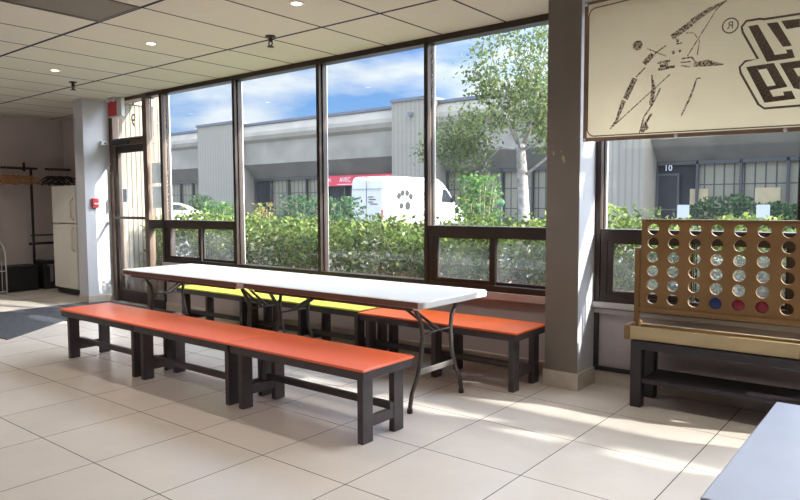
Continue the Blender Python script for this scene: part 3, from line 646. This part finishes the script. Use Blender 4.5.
def hanger(m, label, grp):
    t = thing('coat_hanger', label, 'hanger', (-11.33, 0, 1.93), 0, grp)
    MB().tube([(-.21, 0, -.235), (-.13, 0, -.175), (-.03, 0, -.125), (0, 0, -.118), (.03, 0, -.125), (.13, 0, -.175), (.21, 0, -.235)], [.009, .012, .012, .012, .012, .012, .009], 8).build('shoulder_bar', m, t)
    MB().tube([(-.19, 0, -.232), (.19, 0, -.232)], .006, 6).build('trouser_bar', m, t)
    MB().tube([(0, 0, -.118), (0, 0, -.05), (.018, 0, -.03), (.024, 0, 0), (.012, 0, .021), (-.008, 0, .021), (-.020, 0, .008)], .003, 6).build('hook', 'chrome', t)
    return t
h0 = hanger('woodhang', 'one of the tan wooden coat hangers on the black rail left of the refrigerator', 'wooden hangers on the rail'); h0.location.y = 4.20; h0.rotation_euler.z = R(20)
for i in range(1, 12):
    h = dup(h0, (-11.33, 4.20+i*.042, 1.93)); h.rotation_euler = (0, R((-9, 7, -4, 11, 3)[i % 5]), R(20+3*i))
h1 = hanger('blackp', 'one of the black coat hangers on the rail above the refrigerator', 'black hangers above the refrigerator'); h1.location.y = 4.97; h1.rotation_euler.z = R(30)
for i in range(1, 9):
    h = dup(h1, (-11.33, 4.97+i*.040, 1.93)); h.rotation_euler = (0, R((6, -8, 10)[i % 3]), R(30+2*i))
t = thing('storage_box', 'black storage box on the floor at the left edge, under the hangers', 'box', (-11.45, 4.19, 0))
box('tub', 'blackp', (0, .34, 0, .47, 0, .36), t, .015); box('lid', 'blackp', (-.01, .35, -.01, .48, .362, .40), t, .012)
t = thing('cooler_box', 'black cooler with a grey handle between the storage box and the refrigerator', 'cooler', (-11.45, 4.74, 0))
box('tub', 'blackp', (0, .36, 0, .46, 0, .40), t, .02); box('lid', 'blackp', (-.01, .37, -.01, .47, .402, .46), t, .015)
MB().box(.371, .39, .05, .17, .37, .40).box(.371, .39, .085, .135, .12, .37).box(.0, .371, .05, .17, .461, .475).build('handle', mat('grey_plastic', (.22, .23, .26), .5), t, .004)
t = thing('wire_cart', 'white wire cart with dark goods cut off by the left edge', 'cart', (-10.98, 3.78, 0))
MB().tube([(0, .36, 0), (0, .36, .62), (0, .33, .74), (0, .26, .82), (0, .14, .86), (0, 0, .86)], .011, 8).tube([(.001, .36, .35), (.001, 0, .35)], .008, 6).tube([(.001, .36, .04), (.001, 0, .04)], .008, 6).tube([(.001, .30, .04), (.001, .30, .5)], .005, 6).tube([(.001, .24, .04), (.001, .24, .5)], .005, 6).build('wire_frame', 'plastic', t)
box('bag', 'blackp', (-.24, -.02, .02, .30, .06, .46), t, .03)

# ------------------------------------------------------------------ outside: ground, planting
struct(box('ground_street', 'asphalt', (-110, 60, 7.6, 90, -.1, .0)))
struct(box('ground_bed', 'soil', (-9.0, 30, 4.975, 7.6, -.1, .34)))
struct(box('ground_walk', 'basetile', (-40, -9.31, 5.5, 7.6, -.1, .0)))
struct(box('ground_kerb', 'conc2', (-9.0, 30, 7.602, 7.78, .001, .30)))
def hedge_place():
    while True:
        x = random.uniform(-8.9, 6.0); top = 1.17+.05*math.sin(x*2.1)+.06*math.sin(x*5.3+1)+.04*math.sin(x*11+2)+.03*math.sin(x*23)
        if x > -2.4: top += .02
        if -6.2 < x < -3.6: top -= .075
        elif x < -6.2: top -= .02
        y = random.uniform(5.25, 7.0) if random.random() < .4 else random.uniform(5.25, 5.75)
        z = random.uniform(.41, top)
        edge = abs(y-5.3) < .5 or z > top-.3
        # loose, open patches low down
        if z < .8 and random.random() < .25: continue
        if z < .62 and random.random() < .4: continue
        if edge: return x, y+.12*math.sin(x*3.7)+.06*math.sin(x*9+z*7), z

vs, fs = leaves(52000, hedge_place, .044, jitter=.6)
hb = MB(); hb.v = vs; hb.f = fs; hb.sm = [False]*len(fs)
HEDGE = tag(hb.build('hedge', 'leafh'), 'low green hedge growing outside along the windows', 'hedge', kind='stuff')
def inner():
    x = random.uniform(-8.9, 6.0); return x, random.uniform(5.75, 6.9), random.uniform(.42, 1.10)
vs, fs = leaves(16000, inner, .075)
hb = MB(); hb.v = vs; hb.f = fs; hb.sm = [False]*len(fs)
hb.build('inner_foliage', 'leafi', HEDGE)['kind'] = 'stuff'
clumps = [(-7.0, 5.32), (-6.35, 5.28), (-5.25, 5.30), (-4.6, 5.27), (-4.05, 5.33), (-2.9, 5.30), (-1.2, 5.28), (-.8, 5.35)]
def dry():
    c = random.choice(clumps); return c[0]+random.gauss(0, .17), c[1]+random.gauss(0, .06), .41+abs(random.gauss(0, .24))
vs, fs = leaves(2600, dry, .050)
hb = MB(); hb.v = vs; hb.f = fs; hb.sm = [False]*len(fs)
hb.build('dry_leaves', 'leafp', HEDGE)['kind'] = 'stuff'
tw = MB()
for i in range(420):
    x = random.uniform(-8.8, 5.5); y = random.uniform(5.3, 6.6); z = .385; p = [(x, y, z)]
    for k in range(3):
        x += random.uniform(-.12, .12); y += random.uniform(-.08, .08); z += random.uniform(.14, .28); p.append((x, y, min(z, 1.08)))
    tw.tube(p, [.008, .006, .004, .002], 4, False)
tw.build('stems', 'twig', HEDGE)['kind'] = 'stuff'
def litter():
    return random.uniform(-8.8, 5.5), random.uniform(5.0, 6.2), .352+random.uniform(0, .012)
vs, fs = leaves(5000, litter, .030)
lb = MB(); lb.v = vs; lb.f = fs; lb.sm = [False]*len(fs)
M_['litter'] = leaf_mat('dry_leaves', (.20, .12, .06), (.42, .28, .12), (.60, .48, .20), .2)
tag(lb.build('leaf_litter', 'litter'), 'dry fallen leaves on the soil under the hedge', 'leaves', kind='stuff')
def shrub(name, label, x, y, z0, h, rad, n, m, size, group='shrubs outside the windows'):
    t = thing(name, label, 'shrub', (x, y, z0), 0, group)
    def pl():
        while True:
            u = random.gauss(0, .45), random.gauss(0, .45), random.uniform(0, 1)
            if u[0]**2+u[1]**2 < 1.0-.55*u[2]: return u[0]*rad, u[1]*rad, u[2]*h*.92+h*.08
    vs, fs = leaves(n, pl, size); m_ = MB(); m_.v = vs; m_.f = fs; m_.sm = [False]*len(fs); m_.build('foliage', m, t)
    s = MB()
    for k in range(7):
        a = random.uniform(0, 6.28); s.tube([(0, 0, 0), (rad*.3*math.cos(a), rad*.3*math.sin(a), h*.5), (rad*.5*math.cos(a), rad*.5*math.sin(a), h*.9)], [.014, .009, .004], 5)
    s.build('stems', 'twig', t)
shrub('leafy_shrub', 'taller leafy shrub rising above the hedge just left of the birch trunk', -5.60, 9.0, 0, 1.78, .50, 1500, 'leafb', .075)
shrub('leafy_shrub', 'pale green shrub tip just in front of the white van nose', -6.25, 9.6, 0, 1.50, .30, 420, 'leafh', .07)
shrub('leafy_shrub', 'round green shrub right of the white sedan', -16.45, 12.0, 0, 1.42, .72, 1300, 'leafb', .10)
shrub('leafy_shrub', 'small dark shrub behind the tail of the white sedan', -37.4, 26.0, 0, 1.95, 1.1, 900, 'leafd', .16)
shrub('orange_tipped_shrub', 'shrub with orange tipped leaves above the hedge in the second wide window', -8.95, 7.45, .34, 1.02, .26, 360, 'leafo', .06)
shrub('leafy_shrub', 'upright dark shrub beyond the hedge, right of the orange tipped shrub', -15.2, 14.0, 0, 1.62, .8, 900, 'leafd', .11)
shrub('leafy_shrub', 'dark shrub touching the rear of the white van', -13.26, 14.0, 0, 1.55, .8, 900, 'leafd', .11)
shrub('leafy_shrub', 'dark shrub under the red shop sign, left of the van', -11.6, 11.6, 0, 1.40, .6, 700, 'leafd', .10)
shrub('leafy_shrub', 'light green shrub at the corner of the right window, above its sill', -2.95, 7.50, .34, .95, .36, 520, 'leafh', .06)


# birch in the middle distance
TX, TY = -6.47, 12.0
t = thing('birch_tree', 'white barked birch tree growing outside the window beside the right pier', 'tree', (TX, TY, 0))
MB().tube([(.10, 0, 0), (.06, 0, .7), (.02, 0, 1.5), (-.03, .02, 2.15), (-.06, .02, 2.52)], [.150, .125, .112, .10, .085], 12).build('trunk', 'bark', t)
brs = []
def limb(p0, d, l, r, depth):
    p = [Vector(p0)]; dd = Vector(d).normalized()
    for k in range(4):
        dd = (dd+Vector((random.gauss(0, .13), random.gauss(0, .13), random.gauss(.05, .08)))).normalized(); p.append(p[-1]+dd*l/4)
    brs.append((p, [r*(1-.19*i) for i in range(5)]))
    if depth:
        for k in range(3):
            q = p[random.randint(2, 4)]; nd = (dd+Vector((random.gauss(0, .7), random.gauss(0, .7), random.gauss(.05, .4)))).normalized(); limb(q, nd, l*.62, r*.45, depth-1)
top = (-.05, .02, 2.40)
for d, l, r in (((-.75, .1, .85), 1.45, .034), ((-.35, -.2, 1.2), 1.75, .036), ((.05, .2, 1.2), 1.75, .034), ((.5, 0, .9), 1.6, .036), ((-1.0, .2, .30), 1.30, .030), ((1.0, .3, .35), 1.4, .032), ((.2, -.8, .5), 1.1, .028), ((-.4, .9, .5), 1.2, .028), ((.9, -.4, .05), 1.1, .024), ((-.8, -.4, .05), 1.0, .024)):
    limb(top, d, l, r, 2)
limb((0, 0, 1.85), (1, .1, .45), 1.5, .030, 1)
bm_ = MB()
for p, rr in brs: bm_.tube(p, rr, 6)
bm_.build('branches', 'bark', t)
tips = [p[i] for p, rr in brs for i in (3, 4) if p[i].z > 2.0 and rr[0] < .03]; tips = [q for q in tips if random.random() < .55 or q.z < 3.3]
tips = [q for q in tips if q.x < 1.45]
def tl():
    q = random.choice(tips); return q.x+random.gauss(0, .14), q.y+random.gauss(0, .14), q.z+random.gauss(-.12, .16)
vs, fs = leaves(11000, tl, .070, droop=.5)
m_ = MB(); m_.v = vs; m_.f = fs; m_.sm = [False]*len(fs); m_.build('foliage', 'leaft', t)

# ------------------------------------------------------------------ outside: the building across the street
B = thing('commercial_building', 'long low precast concrete commercial building across the street', 'building', (0, 0, 0))
def part(name, m, *b):
    mb = MB()
    for q in b: mb.box(*q)
    return mb.build(name, m, B)
PIL = [(-42.6, -38.4), (-24.1, -21.6), (-12.7, -9.98), (4.0, 6.6)]
BAYS = [(-75, -42.6), (-38.4, -24.1), (-21.6, -12.7), (-9.98, 4.0), (6.6, 30)]
for x0, x1 in PIL:
    MB().box(x0, x1, 29.4, 31.5, 0, 7.0).build('pilaster', 'ribbed', B); MB().box(x0-.08, x1+.08, 29.32, 31.6, 7.0, 7.16).build('pilaster_cap', 'capm', B)
prof = [(31.2, 3.18), (30.25, 4.12), (30.25, 5.58), (30.05, 5.78), (29.98, 6.05), (30.05, 6.30), (30.35, 6.70), (30.45, 6.86), (31.2, 6.86)]
low = [(y, z if z < 5 else z-.22) for y, z in prof]
for k, (x0, x1) in enumerate(BAYS):
    pr = prof
    m1 = MB().prism([(31.2, 3.18), (30.25, 4.12), (31.2, 4.12)], 'x', x0, x1); m1.build('canopy_slope', 'conc2', B)
    m2 = MB().prism([(31.2, 4.12), (30.25, 4.12), (30.25, 5.58), (31.2, 5.58)], 'x', x0, x1)
    m2.build('wall_panel', 'concrete', B)
    m3 = MB().prism([(31.2, 5.58)]+prof[2:], 'x', x0, x1); m3.build('fascia', 'concrete', B)
    MB().box(x0, x1, 30.36, 31.3, 6.86, 7.02).build('roof_edge', 'capm', B)
    MB().box(x0, x1, 31.5, 44, 0, 6.85).build('wall', 'conc2', B)
    n = max(2, int((x1-x0)/1.62)); w = (x1-x0)/n
    fr = MB().box(x0, x1, 31.15, 31.35, 3.02, 3.18).box(x0, x1, 31.15, 31.35, .35, .62)
    for i in range(n+1): fr.box(x0+w*i-.05, x0+w*i+.05, 31.15, 31.35, 0, 3.18)
    fr.build('storefront_frame', 'storefr', B)
    if x0 < -75+1 or x0 > 6: MB().box(x0, x1, 31.36, 31.42, .1, 3.18).build('window', 'blinds', B); continue
    for i in range(n):
        a, b = x0+w*i+.05, x0+w*(i+1)-.05
        if k == 1: mm = 'darkwin' if i == 0 or i >= 4 else 'blinds'
        elif k == 2: mm = 'darkwin' if i >= 4 else 'blinds'
        else: mm = 'darkwin' if i == 0 else 'blinds'
        MB().box(a, b, 31.36, 31.42, .1, 3.02).build('window', mm, B)
MB().box(-9.93, -8.95, 31.05, 31.12, 2.55, 2.65).box(-9.93, -9.85, 31.05, 31.12, 0, 2.55).box(-9.03, -8.95, 31.05, 31.12, 0, 2.55).box(-9.85, -9.03, 31.05, 31.12, 1.0, 1.06).build('door_frame', 'storefr', B)
MB().box(-9.85, -9.03, 31.08, 31.10, 0, 2.55).build('door', 'darkwin', B)
vs, fs = text_mesh('10', .36); MB().add([(-9.42+x, 31.02+z, 2.88+y) for x, y, z in vs], fs).build('house_number', 'paper', B)
MB().box(-8.55, -7.80, 31.30, 31.35, 1.05, 1.95).box(-2.95+.0, -1.9, 31.30, 31.35, 1.1, 1.9).box(-5.95, -5.0, 31.30, 31.35, 1.15, 1.95).build('window_board', 'woodpale', B)
MB().box(-13.6, -13.2, 31.30, 31.35, 1.8, 2.2).box(-14.0, -13.65, 31.30, 31.35, 1.5, 1.9).build('window_poster', 'paper', B)
MB().box(-31.4, -25.2, 30.95, 31.1, 2.50, 3.15).build('shop_sign', 'redsign', B)
sg = MB().box(-29.9, -28.5, 30.93, 30.945, 2.57, 2.61)
for word, cx, size in (('ION', -30.75, .34), ('AVEC', -29.2, .40), ('N', -27.75, .36)):
    vs, fs = text_mesh(word, size); sg.add([(cx+x, 30.93+z, 2.87+y) for x, y, z in vs], fs)
sg.build('sign_lettering', 'paper', B)
for x, zz in ((-22.7, 6.25),): MB().box(x-.12, x+.12, 29.2, 29.4, zz-.1, zz+.1).build('wall_lamp', 'capm', B)
def far_row():
    x = random.uniform(-7.9, 3.8); return x, random.uniform(28.6, 29.8), random.uniform(.3, 1.45+.18*math.sin(x*1.7)+.08*math.sin(x*5))
vs, fs = leaves(5200, far_row, .16); m_ = MB(); m_.v = vs; m_.f = fs; m_.sm = [False]*len(fs)
tag(m_.build('far_hedge', 'leafd'), 'dark green hedge along the front of the building across the street, right window', 'hedge', kind='stuff')
struct(box('ground_far_walk', 'conc2', (-60, 30, 28.2, 31.5, .001, .14)))
M_['signw'] = mat('sign_board', (.45, .46, .47), .6)
for x, lab in ((-7.33, 'small white sign on a stake across the street, nearer the dark door'), (-4.68, 'small white sign on a stake across the street, farther right')):
    t = thing('yard_sign', lab, 'sign', (x, 26, 0), 0, 'small signs on stakes')
    box('sign_panel', M_['signw'], (-.20, .22, -.012, .012, .78, 1.26), t); box('stake', 'storefr', (-.025, .025, .013, .04, 0, 1.25), t)
t = thing('round_sign', 'small green round sign on a post beside the birch', 'sign', (-10.43, 18.0, 0))
MB().lathe([(.12, -.01), (.12, .01)], (0, 0, 1.36), 20, 'y').build('sign_panel', mat('sign_green', (.05, .20, .12), .5), t); MB().tube([(0, .03, 0), (0, .03, 1.5)], .025, 6).build('post', 'storefr', t)

# ------------------------------------------------------------------ vehicles
def wheel(parent, x, y, r, w, s):
    m = MB().lathe([(r*.62, -w/2), (r*.95, -w/2), (r, -w*.3), (r, w*.3), (r*.95, w/2), (r*.62, w/2)], (x, y, r), 24, 'x'); o = m.build('wheel', 'tyre', parent)
    MB().lathe([(r*.60, -w*.46), (r*.25, -w*.52), (r*.25, w*.52), (r*.60, w*.46)], (x, y, r), 20, 'x').build('rim', 'chrome', o)
# van: local y is forward, x to the right side
V = thing('cargo_van', 'white cargo van parked nose-in across the street, rear doors towards the windows', 'van', (-17.72, 20.0, 0))
VL, VW, VH = 5.85, 1.74, 2.44
side = [(0, .42), (0, 1.15), (.03, 1.9), (.07, 2.25), (.16, 2.40), (.40, VH), (3.35, VH), (3.75, 2.40), (4.15, 2.22), (4.60, 1.86), (5.0, 1.44), (5.15, 1.28), (5.55, 1.13), (5.76, .98), (5.85, .72), (5.85, .42)]
MB().prism(side, 'x', -VW/2, VW/2).build('body', 'vanw', V, .09, 3)
for s in (-1, 1):
    X = s*(VW/2)
    MB().prism([(3.95, 1.42), (4.05, 1.98), (4.33, 1.93), (4.88, 1.44), (4.80, 1.38)], 'x', X-.004*s, X+.006*s).build('side_window', 'darkwin', V)
    MB().box(min(X, X+.01*s), max(X, X+.01*s), .4, 3.6, .98, 1.02).box(min(X, X+.008*s), max(X, X+.008*s), 1.55, 2.9, 1.19, 1.225).build('side_trim', 'storefr' if s > 0 else 'vanw', V)
    MB().box(X-.06*s-.03, X-.06*s+.03, -.012, .10, .72, 1.12).build('tail_lamp', 'tail', V, .01)
    MB().box(min(X+.02*s, X+.22*s), max(X+.02*s, X+.22*s), 4.72, 4.84, 1.42, 1.70).build('mirror', 'blackp', V, .03)
    for y in (1.05, 4.75): wheel(V, s*(VW/2-.13), y, .34, .24, s)
MB().prism([(4.36, 2.03), (4.60, 1.86+.012), (5.0, 1.45+.012), (5.06, 1.385), (4.9, 1.47)], 'x', -VW/2+.14, VW/2-.14).build('windscreen', 'darkwin', V)
MB().box(-.006, .006, -.008, .01, .45, 2.25).box(-VW/2+.08, VW/2-.08, -.006, .01, 1.93, 1.945).build('door_seam', 'storefr', V)
MB().box(-VW/2+.02, VW/2-.02, -.09, .02, .42, .58).build('rear_bumper', 'storefr', V, .02)
MB().box(-.10, .10, -.02, .04, 2.36, 2.40).build('brake_lamp', 'tail', V)
mk = MB()
for (x, z, w, h) in ((-.60, 1.56, .34, .045), (-.50, 1.40, .22, .03), (.22, 1.62, .26, .03), (.30, 1.52, .34, .03), (.22, 1.42, .26, .03), (.38, 1.34, .40, .03)): mk.box(x-w/2, x+w/2, -.006, .012, z-h/2, z+h/2)
mk.build('rear_lettering', 'printblack', V)
mk = MB()
for (x, z, r) in ((-.05, 1.22, .055), (-.20, 1.16, .05), (-.40, .98, .045), (-.28, 1.02, .05), (-.65, .92, .04), (.05, .88, .05), (.18, .86, .06), (-.52, .98, .03), (.50, .96, .04)):
    mk.prism([(x+r*math.cos(R(60*i+20)), z+.8*r*math.sin(R(60*i+20))) for i in range(6)], 'y', -.008, .012)
mk.build('rear_bees', 'blackp', V)
mk = MB(); X = VW/2
hexa = lambda y, z, r: [(y+r*math.cos(R(60*i)), z+r*math.sin(R(60*i))) for i in range(6)]
for (y, z, r) in ((.98, 1.66, .14), (1.22, 1.78, .14), (1.52, 1.78, .14), (1.76, 1.64, .14), (1.14, 1.26, .14), (1.56, 1.26, .19)): mk.prism(hexa(y, z, r), 'x', X-.01, X+.012)
mk.build('side_logo', 'printblack', V)
vs, fs = text_mesh('Bonneau', .30)
MB().add([(X+.004, 2.45+x, 1.78+y) for x, y, z in vs], fs).box(X-.01, X+.005, 2.1, 2.7, 1.52, 1.55).box(X-.01, X+.005, 2.1, 2.9, 1.40, 1.42).box(X-.01, X+.005, 2.2, 2.7, 1.30, 1.32).build('side_lettering', 'printblack', V)
MB().prism([(4.42+.0, 1.10), (4.42, 1.14), (4.58, 1.14), (4.58, 1.10)], 'x', X-.01, X+.008).prism([(3.95, 1.10), (3.95, 1.13), (4.12, 1.13), (4.12, 1.10)], 'x', X-.01, X+.01).build('door_handle', 'blackp', V)

Cr = thing('white_sedan', 'white sedan parked across the street, seen through the leftmost window', 'car', (-31.9, 17.35, 0))
CW = 1.78
side = [(0, .32), (0, .78), (.18, .96), (.95, 1.04), (4.0, 1.04), (4.42, .98), (4.55, .84), (4.58, .36)]
MB().prism(side, 'x', -CW/2, CW/2).build('body', 'vanw', Cr, .07, 3)
MB().prism([(1.05, 1.0), (1.75, 1.36), (2.25, 1.45), (3.0, 1.43), (3.55, 1.28), (4.18, 1.0)], 'x', -CW/2+.12, CW/2-.12).build('cabin', 'vanw', Cr, .06, 3)
for s in (-1, 1):
    X = s*(CW/2-.12)
    MB().prism([(1.32, 1.07), (1.82, 1.33), (2.40, 1.38), (2.95, 1.35), (3.50, 1.10), (3.40, 1.06)], 'x', X-.004*s, X+.006*s).build('side_window', 'darkwin', Cr)
    for y in (.85, 3.82): wheel(Cr, s*(CW/2-.12), y, .32, .21, s)
    MB().box(X+.06*s-.03, X+.06*s+.03, 4.45, 4.585, .74, .86).build('tail_lamp', 'tail', Cr, .01)
